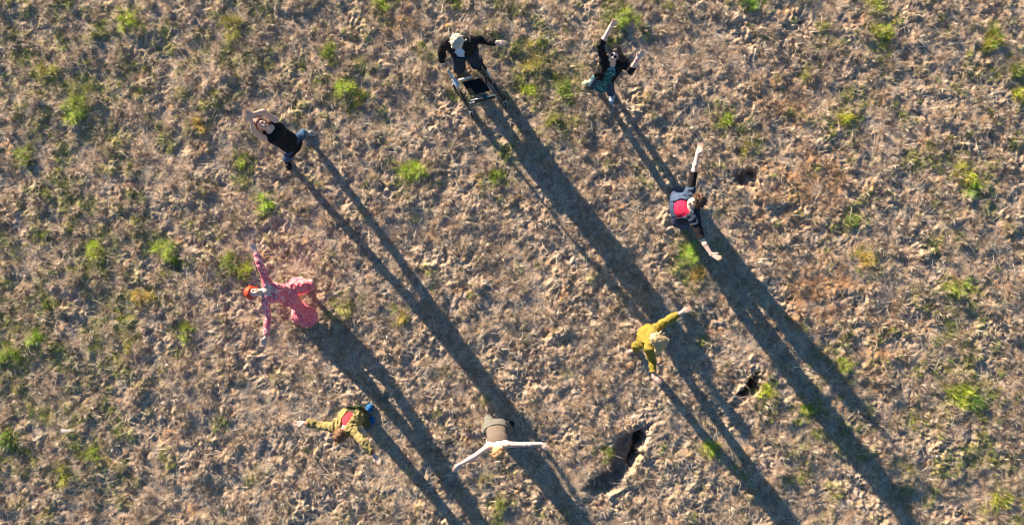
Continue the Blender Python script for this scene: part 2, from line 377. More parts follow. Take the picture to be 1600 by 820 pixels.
# ------------------------------------------------------------------ distinct green tufts
hues = [np.array([[0.33, 0.44, 0.035], [0.42, 0.50, 0.05], [0.22, 0.34, 0.03], [0.55, 0.54, 0.13]]),
        np.array([[0.17, 0.27, 0.035], [0.27, 0.35, 0.045], [0.11, 0.20, 0.03], [0.38, 0.38, 0.09]]),
        np.array([[0.40, 0.34, 0.07], [0.31, 0.30, 0.055], [0.48, 0.39, 0.14], [0.24, 0.24, 0.06]])]
for k, (px, py, rp_, hu, lab) in enumerate(TUFTS):
    R = rp_/84.0; r = np.random.default_rng(100+k); c = P(px, py)
    nst = max(3, int(R*26)); N = int(330*(R/0.2)**1.6)+90
    sa = r.uniform(0, 2*np.pi, nst); sr = R*0.75*np.sqrt(r.random(nst)); st = r.integers(0, nst, N)
    ax1, ax2 = r.uniform(0.8, 1.35), r.uniform(0.55, 0.95); qa = r.uniform(0, 3.14); u_, v_ = sr*np.cos(sa)*ax1, sr*np.sin(sa)*ax2
    sxx, syy = u_*np.cos(qa)-v_*np.sin(qa), u_*np.sin(qa)+v_*np.cos(qa)
    ox = sxx[st] + r.normal(0, 0.018+R*0.10, N); oy = syy[st] + r.normal(0, 0.018+R*0.10, N)
    bz = sample(HT, c[0]+ox, c[1]+oy)-0.005
    Ls = r.uniform(0.06, 0.16, N)*(0.80+R*1.5); Wd = r.uniform(0.005, 0.011, N)
    az = np.arctan2(oy-np.sin(sa[st])*sr[st]*0.6, ox-np.cos(sa[st])*sr[st]*0.6)+r.normal(0, 1.7, N)
    el = np.radians(r.uniform(25, 85, N)); be = np.radians(r.uniform(10, 70, N))
    cc = np.minimum(hues[hu][r.choice(4, N, p=[.4, .3, .2, .1])]*r.uniform(0.9, 1.75, (N, 1)), 0.8)
    dead = r.random(N) < 0.18; cc[dead] = [0.55, 0.42, 0.25]; cc = cc*np.clip(1+0.22*r.normal(0, 1, nst), 0.6, 1.4)[st][:, None]*np.array([1+0.12*r.normal(), 1, 1]); cc = np.clip(cc, 0.01, 0.8)
    z0 = float(sample(HT, c[0], c[1]))
    V, F, C = blades(ox, oy, bz-z0, Ls, Wd, az, el, be, cc, 200+k)
    o = link('grass_tuft', raw_mesh('grass_tuft', V, F, 3, False, C), M_green, loc=(c[0], c[1], z0))
    tag(o, lab, 'grass tuft', 'green grass tufts standing out of the dry pasture')

# ------------------------------------------------------------------ figures: smooth implicit bodies
VOX = 0.0048
UP = np.array([0., 0., 1.])
def nrm(v): v = np.asarray(v, float); return v/(np.linalg.norm(v)+1e-12)
def smin(a, b, k):
    h = np.maximum(k-np.abs(a-b), 0)/k
    return np.minimum(a, b) - h*h*k*0.25
def cap(a, b, ra, rb, wv=None, s=1.0, k=0.02, cuts=()):
    return ('c', np.asarray(a, float), np.asarray(b, float), ra, rb, wv, s, k, cuts)
def ell(c, R, rad, k=0.02, cuts=()):
    return ('e', np.asarray(c, float), np.asarray(R, float), np.asarray(rad, float), None, None, 1, k, cuts)
def implicit(prims):
    lo = np.full(3, 1e9); hi = -lo
    bbs = []
    for p in prims:
        if p[0] == 'c': r = max(p[3], p[4])*max(1, p[6]); a = np.minimum(p[1], p[2])-r; b = np.maximum(p[1], p[2])+r
        else: r = p[3].max(); a = p[1]-r; b = p[1]+r
        m = p[7]+3*VOX; bbs.append((a-m, b+m)); lo = np.minimum(lo, a-m); hi = np.maximum(hi, b+m)
    n = np.ceil((hi-lo)/VOX).astype(int)+2
    G = np.full(n, 1.0, np.float32)
    for p, (a, b) in zip(prims, bbs):
        i0 = np.maximum(np.floor((a-lo)/VOX).astype(int), 0); i1 = np.minimum(np.ceil((b-lo)/VOX).astype(int)+1, n)
        ax = [(np.arange(i0[q], i1[q], dtype=np.float32)*VOX+lo[q]) for q in range(3)]
        X, Y, Z = np.meshgrid(*ax, indexing='ij'); Q = np.stack([X, Y, Z], -1)
        if p[0] == 'c':
            e = (p[2]-p[1]).astype(np.float32); L2 = float(e@e)+1e-12
            t = np.clip(((Q-p[1].astype(np.float32))@e)/L2, 0, 1)
            D = Q - p[1].astype(np.float32) - t[..., None]*e
            if p[5] is not None:
                wv = np.asarray(p[5], np.float32); c = D@wv
                D = D - (c*(1-1/p[6]))[..., None]*wv
            d = np.sqrt((D*D).sum(-1)) - (p[3]+(p[4]-p[3])*t)
        else:
            D = (Q-p[1].astype(np.float32))@p[2].astype(np.float32).T
            k0 = np.sqrt(((D/p[3].astype(np.float32))**2).sum(-1)); k1 = np.sqrt(((D/(p[3]**2).astype(np.float32))**2).sum(-1))+1e-9
            d = k0*(k0-1)/k1
        for c0, nn in p[8]: d = np.maximum(d, (Q-np.asarray(c0, np.float32))@np.asarray(nn, np.float32))
        sl_ = tuple(slice(i0[q], i1[q]) for q in range(3))
        G[sl_] = smin(G[sl_], d.astype(np.float32), p[7])
    return G, lo
def nets(G, lo):
    I = G < 0
    cnt = np.zeros(tuple(s-1 for s in G.shape), np.uint8)
    for dx in (0, 1):
        for dy in (0, 1):
            for dz in (0, 1):
                cnt += I[dx:dx+cnt.shape[0], dy:dy+cnt.shape[1], dz:dz+cnt.shape[2]]
    act = (cnt > 0) & (cnt < 8)
    ci = np.argwhere(act); ids = np.full(act.shape, -1, np.int32); ids[act] = np.arange(len(ci))
    cor = [(a, b, c) for a in (0, 1) for b in (0, 1) for c in (0, 1)]
    vals = np.stack([G[ci[:, 0]+a, ci[:, 1]+b, ci[:, 2]+c] for a, b, c in cor], 1)
    acc = np.zeros((len(ci), 3)); num = np.zeros(len(ci))
    for i in range(8):
        for j in range(i+1, 8):
            d = [abs(cor[i][q]-cor[j][q]) for q in range(3)]
            if sum(d) != 1: continue
            s = (vals[:, i] < 0) != (vals[:, j] < 0)
            t = vals[s, i]/(vals[s, i]-vals[s, j])
            acc[s] += np.array(cor[i])+t[:, None]*(np.array(cor[j])-np.array(cor[i])); num[s] += 1
    V = (ci + acc/num[:, None])*VOX + lo
    Fs = []
    for ax in range(3):
        u, v = [(1, 2), (2, 0), (0, 1)][ax]
        sa = [slice(None)]*3; sb = [slice(None)]*3; sa[ax] = slice(0, -1); sb[ax] = slice(1, None)
        e = np.argwhere(I[tuple(sa)] != I[tuple(sb)])
        e = e[(e[:, u] > 0) & (e[:, v] > 0) & (e[:, u] < G.shape[u]-1) & (e[:, v] < G.shape[v]-1)]
        ins = I[e[:, 0], e[:, 1], e[:, 2]]
        q = []
        for du, dv in ((1, 1), (0, 1), (0, 0), (1, 0)):
            c = e.copy(); c[:, u] -= du; c[:, v] -= dv; q.append(ids[c[:, 0], c[:, 1], c[:, 2]])
        q = np.stack(q, 1); q[~ins] = q[~ins][:, ::-1]; Fs.append(q)
    return V, np.concatenate(Fs)
def vhash(ix, iy, iz, s):
    h = (ix*374761393 + iy*668265263 + iz*1274126177 + s*974711) & 0xffffffff
    h = ((h ^ (h >> 13))*1274126177) & 0xffffffff
    return ((h ^ (h >> 16)) & 0xffff)/65535.0
def vnoise(Pt, s=0):
    i = np.floor(Pt).astype(np.int64); f = Pt-i; f = f*f*(3-2*f); o = 0
    for a in (0, 1):
        for b in (0, 1):
            for c in (0, 1):
                wgt = (f[:, 0] if a else 1-f[:, 0])*(f[:, 1] if b else 1-f[:, 1])*(f[:, 2] if c else 1-f[:, 2])
                o = o + wgt*vhash(i[:, 0]+a, i[:, 1]+b, i[:, 2]+c, s)
    return o*2-1
def vnormals(V, F):
    n = np.cross(V[F[:, 2]]-V[F[:, 0]], V[F[:, 3]]-V[F[:, 1]]); N = np.zeros_like(V)
    for q in range(4):
        for ax in range(3): N[:, ax] += np.bincount(F[:, q], n[:, ax], len(V))
    return N/(np.linalg.norm(N, axis=1, keepdims=True)+1e-12)
def flesh(name, prims, m, parent, origin, folds=0.0, ffreq=9, strands=0.0, sdir=None, flare=None):
    V, F = nets(*implicit(prims))
    if folds:
        N = vnormals(V, F)
        q = V*ffreq; q = q + 0.6*np.stack([vnoise(V*5, 7), vnoise(V*5, 8), vnoise(V*5, 9)], 1)
        r = 1-np.abs(vnoise(q, 3))*2
        V = V + N*(folds*r + folds*0.5*(vnoise(V*24, 5)))[:, None]
    if strands:
        N = vnormals(V, F); sd = nrm(sdir if sdir is not None else (0, 0, 1))
        q = V*95 - np.outer((V@sd)*80, sd)
        V = V + N*(strands*vnoise(q, 4) + strands*1.2*vnoise(V*22, 6))[:, None]
    me = raw_mesh(name, V-origin, F, 4, True)
    return link(name, me, m, parent)

def on_ray(px, py, A, L, sign=1):
    """the point seen at this pixel that lies L metres from joint A"""
    C = np.array([0, 0, CAM_H]); d = nrm(P(px, py, 0)-C); m = C-A
    b = m@d; c = m@m-L*L; D = b*b-c
    if D < 0: return C + d*(-b)
    t = (-b-math.sqrt(D)) if sign > 0 else (-b+math.sqrt(D))
    return C+d*t
def two_bone(a, b, la, lb, pole):
    e = b-a; L = np.linalg.norm(e)
    if L > (la+lb)*0.995: s = L/((la+lb)*0.995); la *= s; lb *= s
    x = (la*la-lb*lb+L*L)/(2*L); h = math.sqrt(max(la*la-x*x, 0)); u = e/L
    p = pole-(pole@u)*u; return a+u*x+nrm(p)*h

def hand_prims(wrist, d, pn, side, spread=1.0, curl=0.25, s=1.0):
    """palm, four unequal bent fingers and a thumb; d fingers' direction, pn way the palm faces, side towards the thumb"""
    d = nrm(d); side = nrm(side-(side@d)*d); pn = nrm(np.cross(d, side))*(1 if np.cross(d, side)@pn > 0 else -1)
    pr = []; PL = 0.088*s
    for q in (-1, -.33, .33, 1):
        base = wrist + side*q*0.018*s; kn = wrist + d*PL + side*q*0.029*s
        pr.append(cap(base, kn, 0.015*s, 0.0115*s, k=0.014))
    lens = {-1: 0.062, -.33: 0.078, .33: 0.084, 1: 0.075}
    for q in (-1, -.33, .33, 1):
        kn = wrist + d*(PL-0.004-0.006*abs(q)) + side*q*0.029*s
        fd = nrm(d + side*q*0.20*spread); ln = lens[q]*s
        a1 = kn + fd*ln*0.5 + pn*ln*0.10*curl*2; fd2 = nrm(fd+pn*curl*1.3); a2 = a1+fd2*ln*0.52
        pr.append(cap(kn, a1, 0.0096*s, 0.0087*s, k=0.006)); pr.append(cap(a1, a2, 0.0087*s, 0.0074*s, k=0.003))
    tb = wrist + d*0.022*s + side*0.022*s; t1 = tb + nrm(d*0.75+side*0.75*(0.6+0.4*spread)+pn*0.25)*0.045*s; t2 = t1 + nrm(d*1.0+side*0.45*spread+pn*0.3)*0.034*s
    pr.append(cap(tb, t1, 0.0145*s, 0.0105*s, k=0.012)); pr.append(cap(t1, t2, 0.0105*s, 0.0085*s, k=0.004))
    return pr

skin_light = mat('skin_fair', (0.70, 0.47, 0.38), 0.5, 0.06, 14, 0.08, 120, 0.35, 0, 0.12)
skin_warm = mat('skin_warm', (0.66, 0.42, 0.33), 0.5, 0.06, 14, 0.08, 120, 0.35, 0, 0.12)
lip_m = mat('lips', (0.45, 0.12, 0.11), 0.4, 0.05)
eye_m = mat('eyes', (0.03, 0.02, 0.018), 0.2, 0.05)
nail_m = mat('nails', (0.75, 0.5, 0.44), 0.3, 0.05)

def person(label, d):
    """skeleton from joints; returns the body and a dictionary of its segments for the clothes"""
    f = nrm([d['face'][0], -d['face'][1], 0]); r = np.cross(f, UP); sz = d.get('size', 1.0)
    shz = d.get('shz', 1.42)
    sA, sB = P(*d['shA'], d.get('shzA', shz)), P(*d['shB'], d.get('shzB', shz)); mid = (sA+sB)/2
    sw = nrm(sA-sB)
    # shoulders stay a human width
    half = min(max(np.linalg.norm(sA-sB)/2, 0.155), 0.19)*sz; sA = mid+sw*half; sB = mid-sw*half
    pel = P(*d['pel'], d.get('pelz', 0.95)); hw = nrm(sw*np.array([1, 1, 0.3])+0.0)
    spn = nrm(mid-pel)
    chest = mid - spn*0.13; waist = pel+(mid-pel)*0.36
    fat = d.get('fat', 1.0)
    seg = {}
    tor = [cap(pel-spn*0.02, pel+spn*0.05, 0.104*fat, 0.100*fat, hw, 1.55, 0.05), cap(pel+spn*0.04, waist, 0.100*fat, 0.088*fat, nrm(hw+sw), 1.45, 0.05),
           cap(waist, chest, 0.090*fat, 0.104*fat, sw, 1.45, 0.05), cap(chest, mid-spn*0.045, 0.104*fat, 0.070, sw, 1.5, 0.05),
           cap(mid-sw*half*0.85-spn*0.025, mid+sw*half*0.85-spn*0.025, 0.052, 0.052, None, 1, 0.05)]
    tfw = nrm(f-(f@spn)*spn)
    if d.get('fem'):
        for q in (-1, 1): tor.append(ell(chest-spn*0.015+tfw*0.085+sw*q*0.068, np.stack([sw, tfw, spn]), (0.062, 0.05, 0.062), 0.035))
    seg['torso'] = tor
    head = P(*d['head'], d.get('headz', 1.62)); pit = math.radians(d.get('pitch', 0)); hr_ = nrm(r)
    hface = f
    if 'hface' in d: hface = nrm([d['hface'][0], -d['hface'][1], 0]); hr_ = np.cross(hface, UP)
    hf = hface*math.cos(pit)+UP*math.sin(pit); hu = -hface*math.sin(pit)+UP*math.cos(pit)
    H = np.stack([hr_, hf, hu])
    def hp(a, b, c): return head + hr_*a + hf*b + hu*c
    neck0 = mid - spn*0.005; neck1 = hp(0, -0.02, -0.075)
    seg['neck'] = [cap(neck0, neck1, 0.058, 0.052, None, 1, 0.035)]
    hd = [ell(hp(0, -0.014, 0.030), H, (0.076, 0.094, 0.088), 0.02), ell(hp(0, 0.022, -0.030), H, (0.060, 0.070, 0.086), 0.04),
          cap(hp(-0.022, 0.045, -0.088), hp(0.022, 0.045, -0.088), 0.024, 0.024, None, 1, 0.03),          # jaw and chin
          cap(hp(0, 0.090, 0.012), hp(0, 0.106, -0.024), 0.009, 0.015, None, 1, 0.014),                   # nose
          cap(hp(-0.018, 0.083, -0.053), hp(0.018, 0.083, -0.053), 0.011, 0.011, None, 1, 0.010),         # lips
          cap(hp(-0.045, 0.068, 0.027), hp(0.045, 0.068, 0.027), 0.017, 0.017, None, 1, 0.02)]            # brow
    for q in (-1, 1):
        hd.append(ell(hp(q*0.031, 0.071, 0.006), H, (0.015, 0.013, 0.012), 0.004))
        hd.append(ell(hp(q*0.079, -0.008, 0.0), H, (0.010, 0.020, 0.032), 0.008))
        hd.append(ell(hp(q*0.040, 0.055, -0.028), H, (0.024, 0.022, 0.024), 0.02))
    seg['head'] = hd
    hands = []; J = {}
    for nme, sh in (('A', sA), ('B', sB)):
        g = d['arm'+nme]
        LU, LF = 0.285*sz*g.get('k', 1), 0.25*sz*g.get('k', 1)
        el_ = on_ray(*g['el'], sh, LU, g.get('sg', (1, 1))[0]) if len(g['el']) == 2 else P(*g['el'])
        wr = on_ray(*g['wr'], el_, LF, g.get('sg', (1, 1))[1]) if len(g['wr']) == 2 else P(*g['wr'])
        tp = on_ray(*g['tip'], wr, 0.17*sz, g.get('sg', (1, 1, 1))[-1])
        dd = nrm(tp-wr); thumb_right = (sh-mid)@r > 0
        pn = nrm(g.get('palm', (0, 0, 1))); side = np.cross(dd, pn) if thumb_right else np.cross(pn, dd)
        if abs(np.linalg.norm(side)) < 0.2: side = UP
        seg['sh'+nme] = [cap(mid+(sh-mid)*0.6, sh, 0.05, 0.053, None, 1, 0.04)]
        seg['ua'+nme] = [cap(sh, el_, 0.050*sz*g.get('w', 1), 0.038*sz*g.get('w', 1), None, 1, 0.03)]
        seg['fa'+nme] = [cap(el_, el_+(wr-el_)*0.35, 0.039*sz, 0.037*sz, None, 1, 0.02), cap(el_+(wr-el_)*0.35, wr, 0.037*sz, 0.0245*sz, nrm(side), 1.12, 0.02)]
        seg['ha'+nme] = hand_prims(wr, dd, pn, side, g.get('spread', 1), g.get('curl', 0.25), 0.98*sz)
        J['el'+nme], J['wr'+nme], J['hd'+nme], J['sh'+nme] = el_, wr, dd, sh
        print('ARM', label[:22], nme, 'U %.2f F %.2f z %.2f %.2f %.2f' % (np.linalg.norm(el_-sh), np.linalg.norm(wr-el_), sh[2], el_[2], wr[2]))
    hwx = nrm(np.array([hw[0], hw[1], 0]))
    for nme, sg in (('A', 1), ('B', -1)):
        an = P(*d['ft'+nme], 0.085); hip = pel + hwx*sg*0.088 - spn*0.05
        td = d.get('toe'+nme, d['face']); tv = nrm([td[0], -td[1], 0]); tv = nrm(tv)
        kn = two_bone(hip, an, 0.43*sz, 0.41*sz, nrm(f+hwx*sg*0.2)*1.0)
        seg['th'+nme] = [cap(hip, kn, 0.084*fat, 0.056, None, 1, 0.03)]
        mc = kn+(an-kn)*0.3-nrm(f)*0.008
        seg['ca'+nme] = [cap(kn, mc, 0.054, 0.055, None, 1, 0.03), cap(mc, an, 0.055, 0.035, None, 1, 0.03)]
        heel = an - tv*0.045; heel[2] = 0.038; ball = an + tv*0.12; ball[2] = 0.030; toe = an + tv*0.165; toe[2] = 0.022
        sd = np.cross(tv, UP)
        seg['fo'+nme] = [cap(heel, ball, 0.034, 0.030, sd, 1.15, 0.02), cap(ball, toe, 0.030, 0.020, sd, 1.6, 0.02), cap(an, (heel+ball)/2, 0.036, 0.034, None, 1, 0.03)]
        if d.get('bare'):
            for q in range(5):
                tb = ball + sd*(q-2)*0.017*(1 if sg > 0 else 1); seg['fo'+nme].append(cap(tb, tb+tv*(0.062-0.006*abs(q-2)), 0.011, 0.009, None, 1, 0.004))
        J['kn'+nme], J['an'+nme], J['hip'+nme] = kn, an, hip; J['heel'+nme], J['ball'+nme], J['toe'+nme], J['tv'+nme] = heel, ball, toe, tv
        print('LEG', nme, 'thigh %.2f calf %.2f hip z %.2f' % (np.linalg.norm(kn-hip), np.linalg.norm(an-kn), hip[2]))
    print('   torso %.2f neck %.2f shoulders %.2f' % (np.linalg.norm(mid-pel), np.linalg.norm(head-mid), half*2))
    org = (J['anA']+J['anB'])/2; org[2] = 0
    prims = []
    for k_ in ('torso', 'neck', 'head', 'shA', 'uaA', 'faA', 'shB', 'uaB', 'faB', 'thA', 'caA', 'foA', 'thB', 'caB', 'foB', 'haA', 'haB'): prims += seg[k_]
    me_o = flesh('person', prims, d['skin'], None, org)
    me_o.location = org
    me = me_o.data; me.materials.append(lip_m); me.materials.append(eye_m)
    co = np.empty(len(me.vertices)*3, np.float32); me.vertices.foreach_get('co', co); co = co.reshape(-1, 3)+org
    loc = (co-head)@H.T
    lip = (np.abs(loc[:, 0]) < 0.024) & (np.abs(loc[:, 2]+0.053) < 0.008) & (loc[:, 1] > 0.085)
    ey = (np.abs(np.abs(loc[:, 0])-0.031) < 0.011) & (np.abs(loc[:, 2]-0.007) < 0.006) & (loc[:, 1] > 0.074)
    br = (np.abs(np.abs(loc[:, 0])-0.033) < 0.017) & (np.abs(loc[:, 2]-0.030) < 0.0045) & (loc[:, 1] > 0.06)
    if True:
        fi = np.empty(len(me.polygons)*4, np.int32); me.polygons.foreach_get('vertices', fi); fi = fi.reshape(-1, 4)
        mi = np.zeros(len(fi), np.int32); mi[lip[fi].all(1)] = 1; mi[(ey | br)[fi].all(1)] = 2
        me.polygons.foreach_set('material_index', mi); me.update()
    tag(me_o, label, 'person', 'people standing in a wide ring with raised arms')
    d.update(seg=seg, J=J, H=H, hp=hp, f=f, r=r, org=org, obj=me_o, mid=mid, pel=pel, waist=waist, chest=chest, spn=spn, sw=sw, hw=hw, head_c=head, half=half, tfw=tfw, neck1=neck1)
    return d

def inflate(prims, t, k=None, cuts=()):
    o = []
    for p in prims:
        q = list(p)
        if p[0] == 'c': q[3] = p[3]+t; q[4] = p[4]+t
        else: q[3] = p[3]+t
        if k: q[7] = k
        q[8] = tuple(p[8])+tuple(cuts); o.append(tuple(q))
    return o
def wear(d, name, prims, m, folds=0.006, ff=11, **kw):
    return flesh(name, prims, m, d['obj'], d['org'], folds, ff, **kw)
def sleeve(d, s, t, upto, r_end=None, k=0.02):
    """upto 0..1 upper arm, 1..2 forearm"""
    J = d['J']; sh, el_, wr = J['sh'+s], J['el'+s], J['wr'+s]; o = inflate(d['seg']['sh'+s], t)
    if upto <= 1:
        c = sh+(el_-sh)*upto; o += inflate(d['seg']['ua'+s], t, k, [(c, nrm(el_-sh))])
    else:
        o += inflate(d['seg']['ua'+s], t, k); c = el_+(wr-el_)*(upto-1); o += inflate(d['seg']['fa'+s], t, k, [(c, nrm(wr-el_))])
    return o
def cuff(d, s, upto, t, m, name='cuff', w_=0.03):
    J = d['J']; el_, wr = J['el'+s], J['wr'+s]; u = nrm(wr-el_); c = el_+(wr-el_)*(upto-1)
    rr = 0.037+(0.0245-0.037)*max(0, (upto-1-0.35)/0.65)+t
    return wear(d, name, [cap(c-u*w_/2, c+u*w_/2, rr, rr, None, 1, 0.004, [(c+u*w_/2, u), (c-u*w_/2, -u)])], m, 0.001)
def shoe(d, s, m, t=0.008, sole=None):
    J = d['J']; pr = inflate(d['seg']['fo'+s], t, None, [(np.array([0, 0, 0.004]), np.array([0, 0, -1.])), (J['an'+s]+UP*0.035, UP)])
    o = wear(d, 'shoe', pr, m, 0.0015, 30)
    if sole:
        h, b, tt = J['heel'+s]*1, J['ball'+s]*1, J['toe'+s]*1
        for v in (h, b, tt): v[2] = 0.012
        sd = np.cross(J['tv'+s], UP); cz = [(np.array([0, 0, 0.024]), UP), (np.array([0, 0, 0.001]), -UP)]
        sp = [cap(h, b, 0.048, 0.047, sd, 1.05, 0.01, cz), cap(b, tt, 0.047, 0.038, sd, 1.2, 0.01, cz)]
        flesh('sole', sp, sole, o, d['org'])
    return o
def trousers(d, m, t=0.014, upto=1.9, flare=0.0, waistup=0.08, rise=True):
    J = d['J']; pr = inflate([d['seg']['torso'][0], d['seg']['torso'][1]], t, None, [(d['pel']+d['spn']*waistup, d['spn'])])
    for s in ('A', 'B'):
        pr += inflate(d['seg']['th'+s], t, 0.04)
        kn, an = J['kn'+s], J['an'+s]; e = kn+(an-kn)*(upto-1)
        pr.append(cap(kn, e+(e-kn)*0.05, 0.060+t, 0.050+t+flare, None, 1, 0.03, [(e, nrm(an-kn))]))
    return wear(d, 'trousers', pr, m, 0.007, 13)
def hair(d, m, length=0.0, extra=(), thick=0.014, strands=0.004, front=0.045, low=-0.03, name='hair', sdir=None):
    """cap of hair that leaves the face free; extra: locks as (a, b, ra, rb) in head coordinates"""
    hp, H = d['hp'], d['H']
    cuts_f = [(hp(0, front, 0.045), nrm(H[1]*1.0-H[2]*0.65)), (hp(0, 0, low-0.04), -H[2])]
    pr = [ell(hp(0, -0.018, 0.034), H, (0.078+thick, 0.096+thick, 0.090+thick), 0.02, cuts_f)]
    rr = np.random.default_rng(int(abs(d['head_c'][0])*1000)); T3 = thick/0.02
    for q in range(46):
        th = rr.uniform(0, 2*np.pi); ph = rr.uniform(0.15, 1.35); dr = np.array([math.sin(th)*math.sin(ph), math.cos(th)*math.sin(ph), math.cos(ph)])
        if dr[1] > 0.35 and dr[2] < 0.75: continue
        a_ = np.array([0, -0.018, 0.034])+dr*np.array([0.078, 0.096, 0.090])*(1+0.10*T3); dn = np.array([dr[0], dr[1]-0.2, -0.75]); dn = dn/np.linalg.norm(dn)+rr.normal(0, 0.25, 3)
        pr.append(cap(hp(*a_), hp(*(a_+dn*rr.uniform(0.03, 0.055)*T3**0.5)), 0.013, 0.005, None, 1, 0.006))
    for a, b, ra, rb in extra: pr.append(cap(hp(*a), hp(*b), ra, rb, None, 1, 0.02))
    return flesh(name, pr, m, d['obj'], d['org'], strands=strands, sdir=(d['H'][2] if sdir is None else sdir))

def M(nm, c, rough=0.85, **k): return mat(nm, c, rough, k.pop('var', 0.15), k.pop('scale', 18), k.pop('bump', 0.35), k.pop('bscale', 120), 0.2, **k)
black = M('black_cloth', (0.012, 0.012, 0.014)); navy = M('dark_navy_cloth', (0.02, 0.03, 0.055)); jean = M('blue_denim', (0.035, 0.085, 0.17)); paleblue = M('pale_blue_cloth', (0.42, 0.55, 0.75))
denim_lt = M('grey_blue_denim', (0.05, 0.08, 0.14)); white_c = M('white_rubber', (0.75, 0.75, 0.73), 0.6); red = M('magenta_red_knit', (0.62, 0.02, 0.07)); coral = M('coral_red_knit', (0.68, 0.04, 0.06))
khaki = M('khaki_jacket_cloth', (0.235, 0.19, 0.075)); dolive = M('dark_olive_cloth', (0.055, 0.06, 0.028)); mustard = M('mustard_cloth', (0.215, 0.17, 0.028)); taupe = M('taupe_knit', (0.135, 0.105, 0.085)); greyc = M('grey_cloth', (0.13, 0.125, 0.11))
bshoe = M('bright_blue_shoe', (0.01, 0.10, 0.28), 0.6); brownshoe = M('brown_grey_shoe', (0.17, 0.13, 0.10), 0.7); blackshoe = M('black_shoe', (0.015, 0.013, 0.012), 0.5); greenshoe = M('pale_green_shoe', (0.42, 0.46, 0.30), 0.7)
h_white = mat('white_hair', (0.60, 0.52, 0.40), 0.55, 0.2, 40, 0.4, 90, 0.4); h_dark = mat('dark_brown_hair', (0.035, 0.018, 0.012), 0.45, 0.3, 40, 0.4, 90, 0.5); h_auburn = mat('auburn_hair', (0.10, 0.03, 0.015), 0.45, 0.3, 40, 0.4, 90, 0.5)
h_red = mat('bright_red_hair', (0.70, 0.055, 0.01), 0.5, 0.2, 40, 0.4, 90, 0.4); h_brown = mat('brown_hair', (0.16, 0.075, 0.03), 0.5, 0.3, 40, 0.4, 90, 0.4); h_curl = mat('curly_brown_hair', (0.085, 0.04, 0.02), 0.5, 0.3, 40, 0.4, 90, 0.4); h_blond = mat('golden_blond_hair', (0.38, 0.22, 0.10), 0.5, 0.25, 40, 0.4, 90, 0.4); h_pale = mat('pale_blond_hair', (0.46, 0.34, 0.18), 0.5, 0.25, 40, 0.4, 90, 0.4)
floral = dotted('teal_floral_cloth', (0.01, 0.09, 0.10), (0.25, 0.55, 0.55), 34, 0.33); pinkfl = dotted('pink_floral_cloth', (0.78, 0.15, 0.19), (0.90, 0.66, 0.62), 30, 0.42, third=(0.86, 0.30, 0.30)); pinkpl = dotted('pink_dotted_cloth', (0.76, 0.13, 0.17), (0.90, 0.48, 0.46), 36, 0.34)
glass_d = mat('dark_lens', (0.02, 0.008, 0.01), 0.1, 0.05)

# --- white haired man with the walker (faces the middle of the ring)
p = person('white haired man in black jacket standing behind the walker, one arm stretched out', dict(face=(0.12, 1), shA=(733,64), shB=(698,68), shz=1.42, pel=(725,80), pelz=0.96, head=(714,67), headz=1.63, pitch=-25, hface=(-0.25,1),
    skin=skin_light, ftA=(745,94), ftB=(718,103), toeA=(0.3,1), toeB=(-0.15,1), fat=1.18, size=1.05,
    armA=dict(el=(755,62), wr=(776,67), tip=(793,67), sg=(-1, 1, 1), palm=(0, 0, -1), spread=0.4, curl=0.2), armB=dict(el=(690,80), wr=(690,97), tip=(690,108), sg=(-1, -1, -1), palm=(1, 0, 0), spread=0.3, curl=0.6)))
trousers(p, navy, 0.034, flare=0.03)
wear(p, 'shirt', inflate(p['seg']['torso'], 0.006, None, [(p['pel']+p['spn']*0.02, -p['spn'])]) + [cap(p['mid'], p['neck1'], 0.066, 0.064, None, 1, 0.03, [(p['mid']+p['spn']*0.045, p['spn'])])], paleblue, 0.003)
jc = [(p['pel']-p['spn']*0.12, -p['spn'])]
for sg, nm in ((1, 'A'), (-1, 'B')):
    side_cut = (p['mid']+p['sw']*sg*0.032, -p['sw']*sg*1.0)
    front = [((p['mid']+p['sw']*sg*0.035+p['tfw']*0.03), nrm(-p['sw']*sg+p['tfw']*0.75))]
    pr_ = inflate(p['seg']['torso'], 0.028, None, jc+front) + sleeve(p, nm, 0.022, 1.88)
    if sg == 1: jk = pr_
    else: jk += pr_
wear(p, 'jacket', jk, black, 0.013, 14)
shoe(p, 'A', blackshoe); shoe(p, 'B', brownshoe)
hair(p, h_white, thick=0.030, front=0.055, low=-0.03, strands=0.012, extra=[((0.06,-0.05,0.0),(0.06,-0.06,-0.03),0.035,0.03),((-0.06,-0.05,0.0),(-0.06,-0.06,-0.03),0.035,0.03)])

# --- floral dress woman
p = person('woman in teal floral dress, black cardigan and sunglasses waving both hands upward', dict(face=(-0.25, 1), fem=1, shA=(943,93), shB=(974,100), shz=1.36, pel=(946,118), pelz=0.92, head=(960,86), headz=1.53, pitch=52, hface=(-0.45,0.8),
    skin=skin_light, ftA=(926,127), ftB=(957,147), toeA=(-1,0.25), toeB=(-0.1,1), fat=0.97,
    armA=dict(el=(938,72), wr=(953,44), tip=(964,29), sg=(1, 1, 1), palm=(0, -0.2, 1), spread=1.3, curl=0.1), armB=dict(el=(986,110), wr=(996,92), tip=(1010,75), sg=(1, 1, 1), palm=(0, -0.2, 1), spread=1.4, curl=0.15)))
d_ = p; legs = inflate(d_['seg']['thA'], 0.006)+inflate(d_['seg']['thB'], 0.006)
for s in 'AB': legs += inflate(d_['seg']['ca'+s], 0.006, None, [(d_['J']['an'+s]+UP*0.05, -UP)])
wear(p, 'leggings', legs, M('dark_leggings', (0.03, 0.06, 0.10)), 0.002)
hem = p['pel']-UP*0.42 + p['f']*0.02
